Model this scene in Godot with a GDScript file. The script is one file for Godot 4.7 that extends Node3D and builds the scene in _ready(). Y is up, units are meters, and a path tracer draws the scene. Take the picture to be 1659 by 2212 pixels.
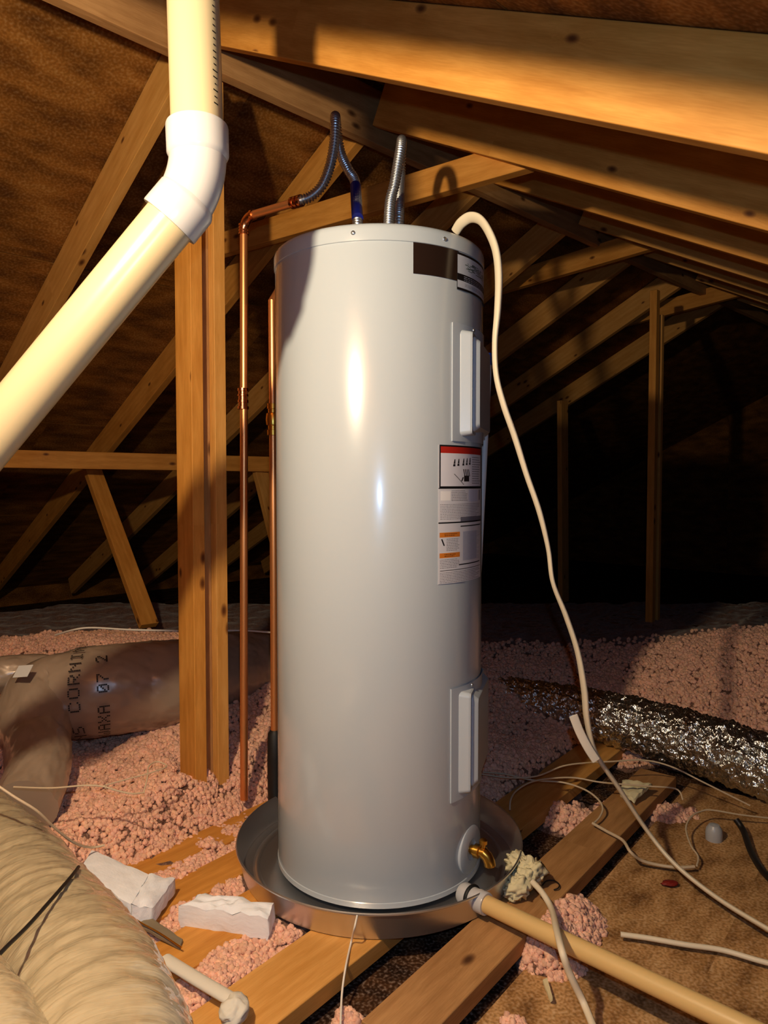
extends Node3D
# An attic: an electric water heater in its drain pan under pine rafters, with pink loose-fill insulation, flexible ducts, pipes and cables.
# World: y up, the camera stands at x = 0, z = 0 and looks along -z.  Ridge of the roof runs along RIDGE, rafters along ACROSS.

const ACROSS := Vector3(-0.701, 0.0, -0.713)
const RIDGE := Vector3(0.713, 0.0, -0.701)
const APEX := Vector3(-0.52, 2.17, -2.05)
const SPACING := 0.66
const PITCH_RIGHT := 0.527
const PITCH_LEFT := 0.49
const ALONG := Vector3(0.62, 0.0, -0.785)
const SIDE := Vector3(0.785, 0.0, 0.62)
const FLOOR_Y := -0.06

var taken := {}
var M := {}
var noise := FastNoiseLite.new()
var rng := RandomNumberGenerator.new()


func V(x: float, y: float, z: float) -> Vector3:
	return Vector3(x, y, z)


# ---------------------------------------------------------------- mesh building
class MB:
	var v := PackedVector3Array()
	var n := PackedVector3Array()
	var uv := PackedVector2Array()
	var idx := PackedInt32Array()

	func vert(p: Vector3, nn: Vector3, u := Vector2.ZERO) -> int:
		v.append(p)
		n.append(nn.normalized())
		uv.append(u)
		return v.size() - 1

	func tri(a: int, b: int, c: int) -> void:
		var g := (v[b] - v[a]).cross(v[c] - v[a])
		if g.length_squared() < 1e-18:
			return
		if g.dot(n[a] + n[b] + n[c]) > 0.0:
			idx.append_array([a, c, b])
		else:
			idx.append_array([a, b, c])

	func quad(a: int, b: int, c: int, d: int) -> void:
		tri(a, b, c)
		tri(a, c, d)

	func mesh() -> ArrayMesh:
		var m := ArrayMesh.new()
		var arr := []
		arr.resize(Mesh.ARRAY_MAX)
		arr[Mesh.ARRAY_VERTEX] = v
		arr[Mesh.ARRAY_NORMAL] = n
		arr[Mesh.ARRAY_TEX_UV] = uv
		arr[Mesh.ARRAY_INDEX] = idx
		m.add_surface_from_arrays(Mesh.PRIMITIVE_TRIANGLES, arr)
		return m

	# a box with chamfered edges; UVs are metres, u runs along local x
	func box(xf: Transform3D, size: Vector3, bevel: float, shift := Vector2.ZERO, per := Vector2(1, 1)) -> void:
		var h := size * 0.5
		var f := {}
		for i in 3:
			var j := (i + 1) % 3
			var k := (i + 2) % 3
			for s in [-1, 1]:
				for a in [-1, 1]:
					for b in [-1, 1]:
						var p := Vector3.ZERO
						p[i] = s * h[i]
						p[j] = a * (h[j] - bevel)
						p[k] = b * (h[k] - bevel)
						var nn := Vector3.ZERO
						nn[i] = s
						var u := Vector2(p.x, p.y) if i == 2 else (Vector2(p.x, p.z + 0.31) if i == 1 else Vector2(p.y, p.z + 0.11))
						var key := Vector3i.ZERO
						key[i] = s
						key[j] = a
						key[k] = b
						f[[i, key]] = vert(xf * p, xf.basis * nn, Vector2((u.x + shift.x) * per.x, (u.y + shift.y) * per.y))
				quad(f[[i, K(i, s, j, -1, k, -1)]], f[[i, K(i, s, j, 1, k, -1)]], f[[i, K(i, s, j, 1, k, 1)]], f[[i, K(i, s, j, -1, k, 1)]])
		if bevel <= 0.0:
			return
		for k in 3:
			var i := (k + 1) % 3
			var j := (k + 2) % 3
			for si in [-1, 1]:
				for sj in [-1, 1]:
					quad(f[[i, K(i, si, j, sj, k, -1)]], f[[i, K(i, si, j, sj, k, 1)]], f[[j, K(i, si, j, sj, k, 1)]], f[[j, K(i, si, j, sj, k, -1)]])
		for x in [-1, 1]:
			for y in [-1, 1]:
				for z in [-1, 1]:
					var c := Vector3i(x, y, z)
					tri(f[[0, c]], f[[1, c]], f[[2, c]])

	static func K(i: int, s: int, j: int, a: int, k: int, b: int) -> Vector3i:
		var r := Vector3i.ZERO
		r[i] = s
		r[j] = a
		r[k] = b
		return r

	# rows of points; wrap closes each row; inside[r] is a point inside row r (for outward normals)
	func grid(rows: Array, wrap: bool, inside: Array, us := 1.0, vs := 1.0) -> void:
		var nr := rows.size()
		var nc: int = rows[0].size()
		var base := v.size()
		var dist := 0.0
		for r in nr:
			if r > 0:
				dist += rows[r][0].distance_to(rows[r - 1][0])
			for c in nc + (1 if wrap else 0):
				var cc := c % nc
				var p: Vector3 = rows[r][cc]
				var dr: Vector3 = rows[mini(r + 1, nr - 1)][cc] - rows[maxi(r - 1, 0)][cc]
				var c0 := (cc - 1 + nc) % nc if wrap else maxi(cc - 1, 0)
				var c1 := (cc + 1) % nc if wrap else mini(cc + 1, nc - 1)
				var dc: Vector3 = rows[r][c1] - rows[r][c0]
				var nn := dr.cross(dc)
				var out: Vector3 = p - inside[r]
				if nn.length_squared() < 1e-20:
					nn = out
				elif nn.dot(out) < 0.0:
					nn = -nn
				vert(p, nn, Vector2(dist * us, float(c) / nc * vs))
		var w := nc + (1 if wrap else 0)
		for r in nr - 1:
			for c in w - 1:
				var a := base + r * w + c
				quad(a, a + 1, a + w + 1, a + w)

	func cap(row: Array, nn: Vector3) -> void:
		var mid := Vector3.ZERO
		for p in row:
			mid += p
		mid /= row.size()
		var m := vert(mid, nn)
		var first := v.size()
		for p in row:
			vert(p, nn)
		for i in row.size():
			tri(m, first + i, first + (i + 1) % row.size())

	# tube along points; radii: one number or one per point; flat: ratio of the second radius
	func tube(pts: Array, radii, seg := 10, flat = 1.0, caps := true, hint := Vector3.UP) -> void:
		var rows := []
		var ins := []
		var np := pts.size()
		var side := Vector3.ZERO
		var d := Vector3.ZERO
		for i in np:
			d = (pts[mini(i + 1, np - 1)] - pts[maxi(i - 1, 0)]).normalized()
			if i == 0:
				side = d.cross(hint)
				if side.length() < 0.05:
					side = d.cross(Vector3.RIGHT)
			side = (side - d * side.dot(d)).normalized()
			var other := d.cross(side)
			var r: float = radii if (radii is float or radii is int) else radii[i]
			var fl: float = flat if (flat is float or flat is int) else flat[i]
			var row := []
			for c in seg:
				var a := TAU * c / seg
				row.append(pts[i] + side * cos(a) * r + other * sin(a) * r * fl)
			rows.append(row)
			ins.append(pts[i])
		grid(rows, true, ins, 1.0, 1.0)
		if caps:
			cap(rows[0], (pts[0] - pts[1]).normalized())
			cap(rows[np - 1], (pts[np - 1] - pts[np - 2]).normalized())

	# profile of (radius, height) turned about the y axis of xf
	func lathe(xf: Transform3D, prof: Array, seg := 32) -> void:
		# each straight piece gets its own flat normal unless the joint is shallow
		for i in prof.size() - 1:
			var a: Vector2 = prof[i]
			var b: Vector2 = prof[i + 1]
			var nn := Vector2(b.y - a.y, a.x - b.x).normalized()
			var na := nn
			var nb := nn
			if i > 0:
				var e: Vector2 = prof[i - 1]
				var m := Vector2(a.y - e.y, e.x - a.x).normalized()
				if m.dot(nn) > 0.75:
					na = (m + nn).normalized()
			if i < prof.size() - 2:
				var e2: Vector2 = prof[i + 2]
				var m2 := Vector2(e2.y - b.y, b.x - e2.x).normalized()
				if m2.dot(nn) > 0.75:
					nb = (m2 + nn).normalized()
			var base := v.size()
			for s in seg + 1:
				var t := TAU * s / seg
				var cs := Vector3(cos(t), 0, sin(t))
				vert(xf * (cs * a.x + Vector3.UP * a.y), xf.basis * (cs * na.x + Vector3.UP * na.y), Vector2(float(s) / seg, a.y))
				vert(xf * (cs * b.x + Vector3.UP * b.y), xf.basis * (cs * nb.x + Vector3.UP * nb.y), Vector2(float(s) / seg, b.y))
			for s in seg:
				var q := base + s * 2
				quad(q, q + 2, q + 3, q + 1)


func smooth(pts: Array, per := 8) -> Array:
	var out := []
	for i in pts.size() - 1:
		var a: Vector3 = pts[maxi(i - 1, 0)]
		var b: Vector3 = pts[i]
		var c: Vector3 = pts[i + 1]
		var d: Vector3 = pts[mini(i + 2, pts.size() - 1)]
		for k in per:
			out.append(b.cubic_interpolate(c, a, d, float(k) / per))
	out.append(pts[-1])
	return out


func resample(pts: Array, step: float) -> Array:
	var out := [pts[0]]
	var left := step
	for i in pts.size() - 1:
		var a: Vector3 = pts[i]
		var b: Vector3 = pts[i + 1]
		var l := a.distance_to(b)
		var at := 0.0
		while l - at >= left:
			at += left
			out.append(a.lerp(b, at / l))
			left = step
		left -= l - at
	return out


# ---------------------------------------------------------------- naming
func numbered(called: String, parent: Node) -> String:
	var key := str(parent.get_instance_id()) + called
	var k: int = taken.get(key, 0)
	taken[key] = k + 1
	return called if k == 0 else "%s_%03d" % [called, k]


func tag(o: Node, label: String, category: String, group := "", kind := "") -> Node:
	o.set_meta("label", label)
	if category:
		o.set_meta("category", category)
	if group:
		o.set_meta("group", group)
	if kind:
		o.set_meta("kind", kind)
	return o


func thing(called: String, label: String, category: String, at := Vector3.ZERO, group := "") -> Node3D:
	var o := Node3D.new()
	o.name = numbered(called, self)
	add_child(o, true)
	o.position = at
	tag(o, label, category, group)
	return o


func obj(called: String, mesh: Mesh, mat: Material, parent: Node = self) -> MeshInstance3D:
	var o := MeshInstance3D.new()
	o.name = numbered(called, parent)
	o.mesh = mesh
	o.material_override = mat
	o.cast_shadow = GeometryInstance3D.SHADOW_CASTING_SETTING_ON
	parent.add_child(o, true)
	return o


# ---------------------------------------------------------------- materials
func mat(color: Color, rough: float, metal := 0.0, spec := 0.5) -> StandardMaterial3D:
	var m := StandardMaterial3D.new()
	m.albedo_color = color
	m.roughness = rough
	m.metallic = metal
	m.metallic_specular = spec
	return m


func tex(im: Image) -> ImageTexture:
	return ImageTexture.create_from_image(im)


func nz(sd: int, freq: float, octaves := 3) -> FastNoiseLite:
	var f := FastNoiseLite.new()
	f.noise_type = FastNoiseLite.TYPE_SIMPLEX_SMOOTH
	f.seed = sd
	f.frequency = freq
	f.fractal_octaves = octaves
	return f


# pine: long grain along x, with knots; covers 1.6 m by 0.2 m
func wood_texture(sd: int, light: Color, dark: Color, knot: Color, knots: int) -> ImageTexture:
	var w := 768
	var h := 128
	var im := Image.create(w, h, false, Image.FORMAT_RGB8)
	var f := nz(sd, 1.0, 3)
	var r := RandomNumberGenerator.new()
	r.seed = sd
	var ks := []
	for k in knots:
		ks.append(Vector3(r.randf_range(30, w - 30), r.randf_range(14, h - 14), r.randf_range(3.0, 6.5)))
	for y in h:
		for x in w:
			var bend := 0.0
			var kn := 0.0
			for k in ks:
				var dx: float = (x - k.x) / (k.z * 1.5)
				var dy: float = (y - k.y) / k.z
				var d := sqrt(dx * dx + dy * dy)
				if d < 7.0:
					bend += 5.0 * exp(-d * d * 0.12) * signf(dy)
					kn = maxf(kn, clampf(1.35 - d, 0.0, 1.0))
			var yy := y + bend
			var ring := 0.5 + 0.5 * sin(yy * 0.33 + 3.0 * f.get_noise_2d(x * 0.004, yy * 0.02))
			var fine := f.get_noise_2d(x * 0.03 + 90.0, yy * 0.55)
			var patch := f.get_noise_2d(x * 0.008 - 50.0, y * 0.02 + 9.0)
			var t := clampf(0.28 + 0.22 * ring + 0.30 * fine + 0.45 * patch, 0.0, 1.0)
			im.set_pixel(x, y, light.lerp(dark, t).lerp(knot, kn * 0.8))
	return tex(im)


func blotch_texture(sd: int, w: int, cols: Array, fx: float, fy: float, speck := 0.0) -> ImageTexture:
	var im := Image.create(w, w, false, Image.FORMAT_RGB8)
	var f := nz(sd, 1.0, 5)
	var g := nz(sd + 7, 1.0, 2)
	for y in w:
		for x in w:
			var t := clampf(0.5 + 0.62 * f.get_noise_2d(x * fx, y * fy), 0.0, 0.999) * (cols.size() - 1)
			var i := int(t)
			var c: Color = cols[i].lerp(cols[i + 1], t - i)
			if speck > 0.0:
				var q := g.get_noise_2d(x * 0.21, y * 0.21)
				c = c.lightened(clampf(q, 0.0, 1.0) * speck) if q > 0.0 else c.darkened(clampf(-q, 0.0, 1.0) * speck)
			im.set_pixel(x, y, c)
	return tex(im)


func textured(t: Texture2D, rough: float, scale := Vector3.ONE, spec := 0.4) -> StandardMaterial3D:
	var m := mat(Color.WHITE, rough, 0.0, spec)
	m.albedo_texture = t
	m.uv1_scale = scale
	return m


func bumps(sd: int, freq: float, strength: float, size := 256) -> NoiseTexture2D:
	var n := NoiseTexture2D.new()
	n.width = size
	n.height = size
	n.seamless = true
	n.noise = nz(sd, freq, 4)
	n.as_normal_map = true
	n.bump_strength = strength
	return n


func make_materials() -> void:
	var lt := Color(0.86, 0.61, 0.29)
	var dk := Color(0.72, 0.47, 0.18)
	var kn := Color(0.28, 0.13, 0.05)
	M.pine = textured(wood_texture(3, lt, dk, kn, 5), 0.6, Vector3.ONE, 0.35)
	M.pine_b = textured(wood_texture(11, Color(0.87, 0.65, 0.36), Color(0.76, 0.53, 0.24), kn, 6), 0.62, Vector3.ONE, 0.35)
	M.pine_dull = textured(wood_texture(23, Color(0.74, 0.56, 0.36), Color(0.58, 0.41, 0.24), Color(0.22, 0.12, 0.06), 4), 0.7, Vector3.ONE, 0.3)
	M.deck = textured(blotch_texture(5, 512, [Color(0.30, 0.17, 0.06), Color(0.44, 0.27, 0.09), Color(0.55, 0.35, 0.13), Color(0.64, 0.44, 0.20)], 0.008, 0.02, 0.22), 0.8, Vector3(0.8, 0.8, 1), 0.25)
	M.dirt = textured(blotch_texture(9, 512, [Color(0.10, 0.06, 0.04), Color(0.18, 0.11, 0.07), Color(0.30, 0.19, 0.11), Color(0.36, 0.25, 0.16)], 0.02, 0.02, 0.5), 0.9, Vector3(1, 1, 1), 0.2)
	M.panel = textured(blotch_texture(15, 512, [Color(0.44, 0.30, 0.16), Color(0.64, 0.47, 0.28), Color(0.75, 0.57, 0.36), Color(0.80, 0.63, 0.42)], 0.012, 0.03, 0.35), 0.85, Vector3(1, 1, 1), 0.25)
	M.pink = textured(blotch_texture(31, 256, [Color(0.36, 0.26, 0.21), Color(0.46, 0.34, 0.28), Color(0.56, 0.42, 0.35)], 0.05, 0.05, 0.3), 0.95, Vector3(3, 3, 1), 0.1)  # bed darkened in its colour to stand for the dimness of the far end
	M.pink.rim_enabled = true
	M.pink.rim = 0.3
	M.tuft = mat(Color(0.98, 0.79, 0.68), 0.95, 0.0, 0.1)
	M.tuft.vertex_color_use_as_albedo = true
	M.tuft.rim_enabled = true
	M.tuft.rim = 0.3
	M.enamel = mat(Color(0.735, 0.775, 0.805), 0.24, 0.0, 0.5)
	M.enamel.clearcoat_enabled = true
	M.enamel.clearcoat = 0.5
	M.enamel.clearcoat_roughness = 0.12
	M.enamel_panel = mat(Color(0.72, 0.76, 0.80), 0.3, 0.0, 0.5)
	M.seam = mat(Color(0.42, 0.46, 0.52), 0.5)
	M.steel = mat(Color(0.82, 0.83, 0.84), 0.34, 0.95)
	M.alu = mat(Color(0.84, 0.84, 0.85), 0.34, 0.95)
	M.alu.normal_enabled = true
	M.alu.normal_texture = bumps(4, 0.01, 0.7)
	M.alu.normal_scale = 0.25
	M.copper = mat(Color(0.95, 0.66, 0.42), 0.36, 0.9)
	M.solder = mat(Color(0.90, 0.62, 0.46), 0.2, 1.0)
	M.brass = mat(Color(0.88, 0.66, 0.28), 0.28, 1.0)
	M.pvc = mat(Color(0.79, 0.72, 0.57), 0.28, 0.0, 0.5)
	M.pvc_fitting = mat(Color(0.75, 0.75, 0.75), 0.25, 0.0, 0.5)
	M.cpvc = mat(Color(0.86, 0.72, 0.47), 0.4)
	M.white = mat(Color(0.88, 0.88, 0.87), 0.5)
	M.rubber = mat(Color(0.03, 0.03, 0.035), 0.6)
	M.cable = mat(Color(0.90, 0.85, 0.74), 0.42)
	M.wire = mat(Color(0.80, 0.72, 0.60), 0.45)
	M.wire_white = mat(Color(0.93, 0.90, 0.84), 0.4)
	M.wire_dark = mat(Color(0.10, 0.08, 0.07), 0.5)
	M.blue = mat(Color(0.10, 0.14, 0.52), 0.4)
	M.blue_light = mat(Color(0.16, 0.36, 0.80), 0.4)
	M.duct = mat(Color(0.74, 0.68, 0.55), 0.24, 0.0, 0.55)
	M.duct.clearcoat_enabled = true
	M.duct.clearcoat = 0.9
	M.duct.clearcoat_roughness = 0.07
	M.duct.normal_enabled = true
	M.duct.normal_texture = bumps(14, 0.03, 3.0)
	M.duct.normal_scale = 0.9
	M.duct.uv1_scale = Vector3(12, 0.7, 1)
	M.duct_grey = mat(Color(0.66, 0.58, 0.50), 0.32, 0.1, 0.5)
	M.duct_grey.clearcoat_enabled = true
	M.duct_grey.clearcoat = 0.5
	M.duct_grey.clearcoat_roughness = 0.2
	M.duct_foil = mat(Color(0.86, 0.87, 0.86), 0.28, 1.0)
	M.duct_foil.normal_enabled = true
	M.duct_foil.normal_texture = bumps(18, 0.03, 8.0)
	M.duct_foil.normal_scale = 1.0
	M.duct_foil.uv1_scale = Vector3(5, 3, 1)
	M.print = mat(Color(0.07, 0.06, 0.06), 0.6)
	M.fibre = mat(Color(0.95, 0.965, 0.985), 0.95, 0.0, 0.1)
	M.fibre.rim_enabled = true
	M.fibre.rim = 0.4
	M.fibre.normal_enabled = true
	M.fibre.normal_texture = bumps(51, 0.05, 2.0)
	M.fibre.normal_scale = 0.5
	M.foam = mat(Color(0.86, 0.82, 0.66), 0.8, 0.0, 0.3)
	M.plaster = mat(Color(0.86, 0.84, 0.78), 0.9, 0.0, 0.2)
	M.bag = mat(Color(0.34, 0.42, 0.66), 0.3)
	M.brown_gloss = mat(Color(0.16, 0.11, 0.09), 0.18)


# ---------------------------------------------------------------- boards
func board_mesh(a: Vector3, b: Vector3, depth: float, thick: float, up: Vector3, bevel := 0.003) -> ArrayMesh:
	var x := (b - a).normalized()
	var z := x.cross(up).normalized()
	var y := z.cross(x).normalized()
	var mb := MB.new()
	mb.box(Transform3D(Basis(x, y, z), (a + b) * 0.5), Vector3(a.distance_to(b), depth, thick), bevel, Vector2(rng.randf() * 1.6, rng.randf() * 0.2), Vector2(1.0 / 1.6, 1.0 / 0.2))
	return mb.mesh()


func board(called: String, a: Vector3, b: Vector3, depth: float, thick: float, up: Vector3, m: Material, label: String, category: String, group := "") -> MeshInstance3D:
	var o := obj(called, board_mesh(a, b, depth, thick, up), m)
	tag(o, label, category, group)
	return o


# ---------------------------------------------------------------- start
func _ready() -> void:
	rng.seed = 77
	noise = nz(2, 1.0, 3)
	set_camera_and_light()
	make_materials()
	build_shell()
	build_frame()
	build_platform()
	build_insulation()
	build_heater()
	build_pan()
	build_vent_pipe()
	build_copper()
	build_ducts()
	build_cables()
	build_scraps()


func set_camera_and_light() -> void:
	var cam := Camera3D.new()
	cam.name = "camera"
	cam.fov = 70.66
	cam.near = 0.02
	cam.position = Vector3(0, 0.95, 0)
	cam.rotation_degrees = Vector3(-2.24, 0, 0)
	add_child(cam)
	cam.current = true
	var env := Environment.new()
	env.background_mode = Environment.BG_COLOR
	env.background_color = Color(0, 0, 0)
	env.tonemap_mode = Environment.TONE_MAPPER_LINEAR
	env.tonemap_exposure = 1.0
	env.sdfgi_enabled = true
	env.ssao_enabled = true
	env.ssil_enabled = true
	var we := WorldEnvironment.new()
	we.name = "world_environment"
	we.environment = env
	add_child(we)
	# the bare bulb left of the camera
	var bulb := OmniLight3D.new()
	bulb.name = "bulb_light"
	bulb.position = LAMP
	bulb.light_color = Color(1.0, 0.90, 0.75)
	bulb.light_energy = 2.2
	bulb.light_size = 0.028
	bulb.omni_range = 14.0
	bulb.omni_attenuation = 2.0
	bulb.shadow_enabled = true
	add_child(bulb)
	# the flash of the phone that took the picture
	var flash := OmniLight3D.new()
	flash.name = "phone_flash"
	flash.position = Vector3(0.015, 1.04, 0.01)
	flash.light_color = Color(0.64, 0.81, 1.0)
	flash.light_energy = 0.46
	flash.light_size = 0.006
	flash.omni_range = 14.0
	flash.omni_attenuation = 2.0
	flash.shadow_enabled = true
	add_child(flash)


const LAMP := Vector3(-0.56, 1.562, -0.50)


# ---------------------------------------------------------------- shell
func roof(t: float, up: float) -> Vector3:   # a point t across from the ridge (positive: far left slope), up above the rafter bottoms
	return Vector3(APEX.x, APEX.y + up - (PITCH_LEFT * t if t > 0.0 else -PITCH_RIGHT * t), APEX.z) + ACROSS * t


func build_shell() -> void:
	# floor: the dusty ceiling boards of the rooms below
	var fl := MB.new()
	fl.box(Transform3D(Basis(ALONG, Vector3.UP, SIDE), Vector3(1.2, FLOOR_Y - 0.03, -2.6)), Vector3(13.0, 0.06, 13.0), 0.0)
	var f := obj("floor", fl.mesh(), M.dirt)
	tag(f, "dark dusty attic floor between the flat pine boards", "floor", "", "structure")
	# paper-brown panel at the right
	var pn := MB.new()
	pn.box(Transform3D(Basis(ALONG, Vector3.UP, SIDE), ALONG * 1.45 + SIDE * -0.062 + Vector3.UP * (FLOOR_Y + 0.006)), Vector3(2.1, 0.012, 1.22), 0.002)
	obj("panel", pn.mesh(), M.panel, f)
	# roof deck: sheets on the rafters, both slopes
	var ceil := Node3D.new()
	ceil.name = "ceiling"
	add_child(ceil)
	tag(ceil, "brown sheathing sheets over the rafters", "ceiling", "", "structure")
	for side in [1, -1]:
		var pitch: float = PITCH_LEFT if side > 0 else PITCH_RIGHT
		var dirv: Vector3 = (ACROSS * side + Vector3.DOWN * pitch).normalized()
		var nrm := RIDGE.cross(dirv).normalized()
		if nrm.y < 0.0:
			nrm = -nrm
		var row := 0
		var s0 := 0.0
		while s0 < 5.0:
			var w := 1.2
			var r0 := -4.2 + (1.2 if row % 2 else 0.0)
			while r0 < 9.0:
				var mb := MB.new()
				var c: Vector3 = APEX + Vector3.UP * 0.158 + RIDGE * (r0 + 1.22) + dirv * (s0 + w * 0.5) + nrm * 0.006
				mb.box(Transform3D(Basis(RIDGE, nrm, RIDGE.cross(nrm)), c), Vector3(2.437, 0.012, w - 0.004), 0.0015, Vector2(rng.randf() * 3, rng.randf() * 3))
				obj("roof_panel", mb.mesh(), M.deck, ceil)
				r0 += 2.44
			s0 += w
			row += 1
	# gable ends and low eave walls
	for g in [["wall_right", 7.4], ["wall_left", -3.6]]:
		var mb := MB.new()
		mb.box(Transform3D(Basis(ACROSS, Vector3.UP, -RIDGE), APEX + RIDGE * g[1] - Vector3.UP * 0.95), Vector3(11.0, 3.2, 0.05), 0.0)
		tag(obj(g[0], mb.mesh(), M.deck), "dark sheathed gable end of the attic", "wall", "", "structure")
	for g in [["wall_back", 4.6], ["wall_front", -4.2]]:
		var mb := MB.new()
		mb.box(Transform3D(Basis(RIDGE, Vector3.UP, ACROSS), APEX * Vector3(1, 0, 1) + ACROSS * g[1] + RIDGE * 1.9 + Vector3.UP * 0.1), Vector3(11.4, 0.7, 0.05), 0.0)
		tag(obj(g[0], mb.mesh(), M.deck), "low dark eave wall of the attic", "wall", "", "structure")


func build_frame() -> void:
	var right_names := [
		"pine rafter just above the frame, left of the brightest rafter",
		"brightly lit orange pine rafter nearest the camera, crossing the top right with two knots",
		"second pine rafter behind the brightest one, meeting the orange collar tie over the heater",
		"third pine rafter of the right slope, half shaded",
		"fourth pine rafter of the right slope, above the far collar tie",
		"fifth pine rafter of the right slope, dim",
		"sixth pine rafter of the right slope, nearly black",
		"seventh pine rafter of the right slope, lost in the dark"]
	var left_names := [
		"far slope pine rafter above the top left of the frame",
		"tan pine rafter falling to the left behind the upper white pipe",
		"pine rafter below the slanting white pipe, ending at the horizontal purlin",
		"pine rafter behind the copper pipe on the far slope",
		"pine rafter behind the heater top with a lit patch by the hoses",
		"pine rafter right of the heater top, first in the dark",
		"pine rafter right of the heater, second in the dark",
		"pine rafter right of the heater, third in the dark"]
	for k in range(-1, 7):
		var o := APEX + RIDGE * (SPACING * k)
		var dr := (-ACROSS + Vector3.DOWN * PITCH_RIGHT).normalized()
		var dl := (ACROSS + Vector3.DOWN * PITCH_LEFT).normalized()
		var ur := (Vector3.UP - dr * dr.y).normalized() * 0.07
		var ul := (Vector3.UP - dl * dl.y).normalized() * 0.07
		board("rafter", o + ur + dr * 0.035, o + ur + dr * 4.4, 0.139, 0.038, Vector3.UP, M.pine if k < 3 else M.pine_b, right_names[k + 1], "rafter", "rafters of the right slope")
		board("rafter", o + ul + dl * 0.035 + RIDGE * 0.02, o + ul + dl * 4.9 + RIDGE * 0.02, 0.139, 0.038, Vector3.UP, M.pine_b if k != 1 else M.pine, left_names[k + 1], "rafter", "rafters of the far slope")
	# ridge board between the rafters
	board("ridge_board", APEX + RIDGE * -1.3 + V(0, 0.03, 0), APEX + RIDGE * 5.2 + V(0, 0.03, 0), 0.184, 0.038, Vector3.UP, M.pine_dull, "pine ridge board running back from behind the vertical white pipe over the hoses", "ridge board")
	# collar ties
	board("collar_tie", V(0.423,1.889,-2.098), V(-0.768,1.911,-3.040), 0.089, 0.038, Vector3.UP, M.pine, "orange collar tie rising to the right behind the flexible hoses", "collar tie")
	board("collar_tie", V(1.260,2.077,-3.347), V(0.465,2.052,-4.296), 0.100, 0.038, Vector3.UP, M.pine, "dim collar tie right of the heater top, joining the fourth rafter", "collar tie")
	board("collar_tie", V(2.124,2.115,-4.349), V(1.180,1.992,-5.295), 0.100, 0.038, Vector3.UP, M.pine, "far collar tie crossing the thin dark post at its top", "collar tie")
	# post of three studs
	var c0 := V(-0.539,1.008,-2.034) * Vector3(1, 0, 1)
	var post := thing("wooden_post", "post of three nailed pine studs left of the copper pipe, standing in pink insulation", "post", c0)
	for k in 3:
		var back: float = [0.0, 0.03, 0.004][k]
		var base := RIDGE * (0.019 + 0.0384 * k) + ACROSS * (0.0445 + back)
		obj("stud", board_mesh(base + V(0, -0.055, 0), base + V(0, 2.10, 0), 0.089, 0.038, ACROSS, 0.002), [M.pine, M.pine_dull, M.pine_b][k], post)
	# purlin and braces under the far slope
	board("purlin", V(-2.477,1.075,-3.100), V(0.557,1.058,-5.100), 0.089, 0.038, Vector3.UP, M.pine, "horizontal pine purlin behind the post under the far slope", "purlin")
	board("brace", V(-1.606,1.064,-3.950), V(-1.130,0.267,-3.450), 0.089, 0.038, RIDGE, M.pine, "slanting pine brace left of the post, from the purlin down into insulation", "brace")
	board("brace", V(-0.742,1.046,-4.300), V(-0.477,0.233,-3.900), 0.089, 0.038, RIDGE, M.pine_b, "slanting pine brace hidden partly behind the copper pipes", "brace")
	# posts in the dark at the right
	var p2 := thing("wooden_post", "thin double post in the dark at the far right", "post", V(1.447,0.335,-3.900) * Vector3(1, 0, 1))
	for k in 2:
		obj("stud", board_mesh(RIDGE * (0.062 * k) + V(0, 0.0, 0), RIDGE * (0.062 * k) + V(0, [1.98, 1.86][k], 0), 0.040, [0.038, 0.026][k], ACROSS, 0.002), [M.pine, M.pine_b][k], p2)
	board("stud", V(1.299,0.096,-5.200), V(1.278,1.543,-5.200), 0.089, 0.038, RIDGE, M.pine_b, "faint narrow upright stud right of the white cable in the dark", "stud")


func build_platform() -> void:
	# flat boards the pan stands on; along ALONG, at distances n along SIDE
	var rows := [
		[-0.745, 0.95, 2.40, 0.118, M.pine_dull, "dusty flat pine board right of the pan, under the tan drain pipe"],
		[-0.985, 0.70, 2.60, 0.142, M.pine_b, "flat pine board under the pan, coming out front left and behind it at right"],
		[-1.215, 0.72, 1.90, 0.125, M.pine, "flat pine board under the second white fibre block, left of the pan"],
		[-1.395, 0.74, 1.90, 0.105, M.pine, "flat pine board between the white fibre blocks and the pan"],
		[-1.545, 0.74, 1.80, 0.110, M.pine, "flat pine board at the foot of the pink pile, behind the first white block"]]
	for r in rows:
		board("floor_board", ALONG * r[1] + SIDE * r[0] + V(0, -0.019, 0), ALONG * r[2] + SIDE * r[0] + V(0, -0.019, 0), 0.038, r[3], Vector3.UP, r[4], r[5], "floor board", "flat boards around the drain pan")
	for r in [[-0.86, 1.95], [-1.1, 1.05]]:
		pass


# ---------------------------------------------------------------- insulation
func hill(x: float, f: float, cx: float, cf: float, rx: float, rf: float, h: float) -> float:
	var dx := (x - cx) / rx
	var df := (f - cf) / rf
	return h * exp(-(dx * dx + df * df))


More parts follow.
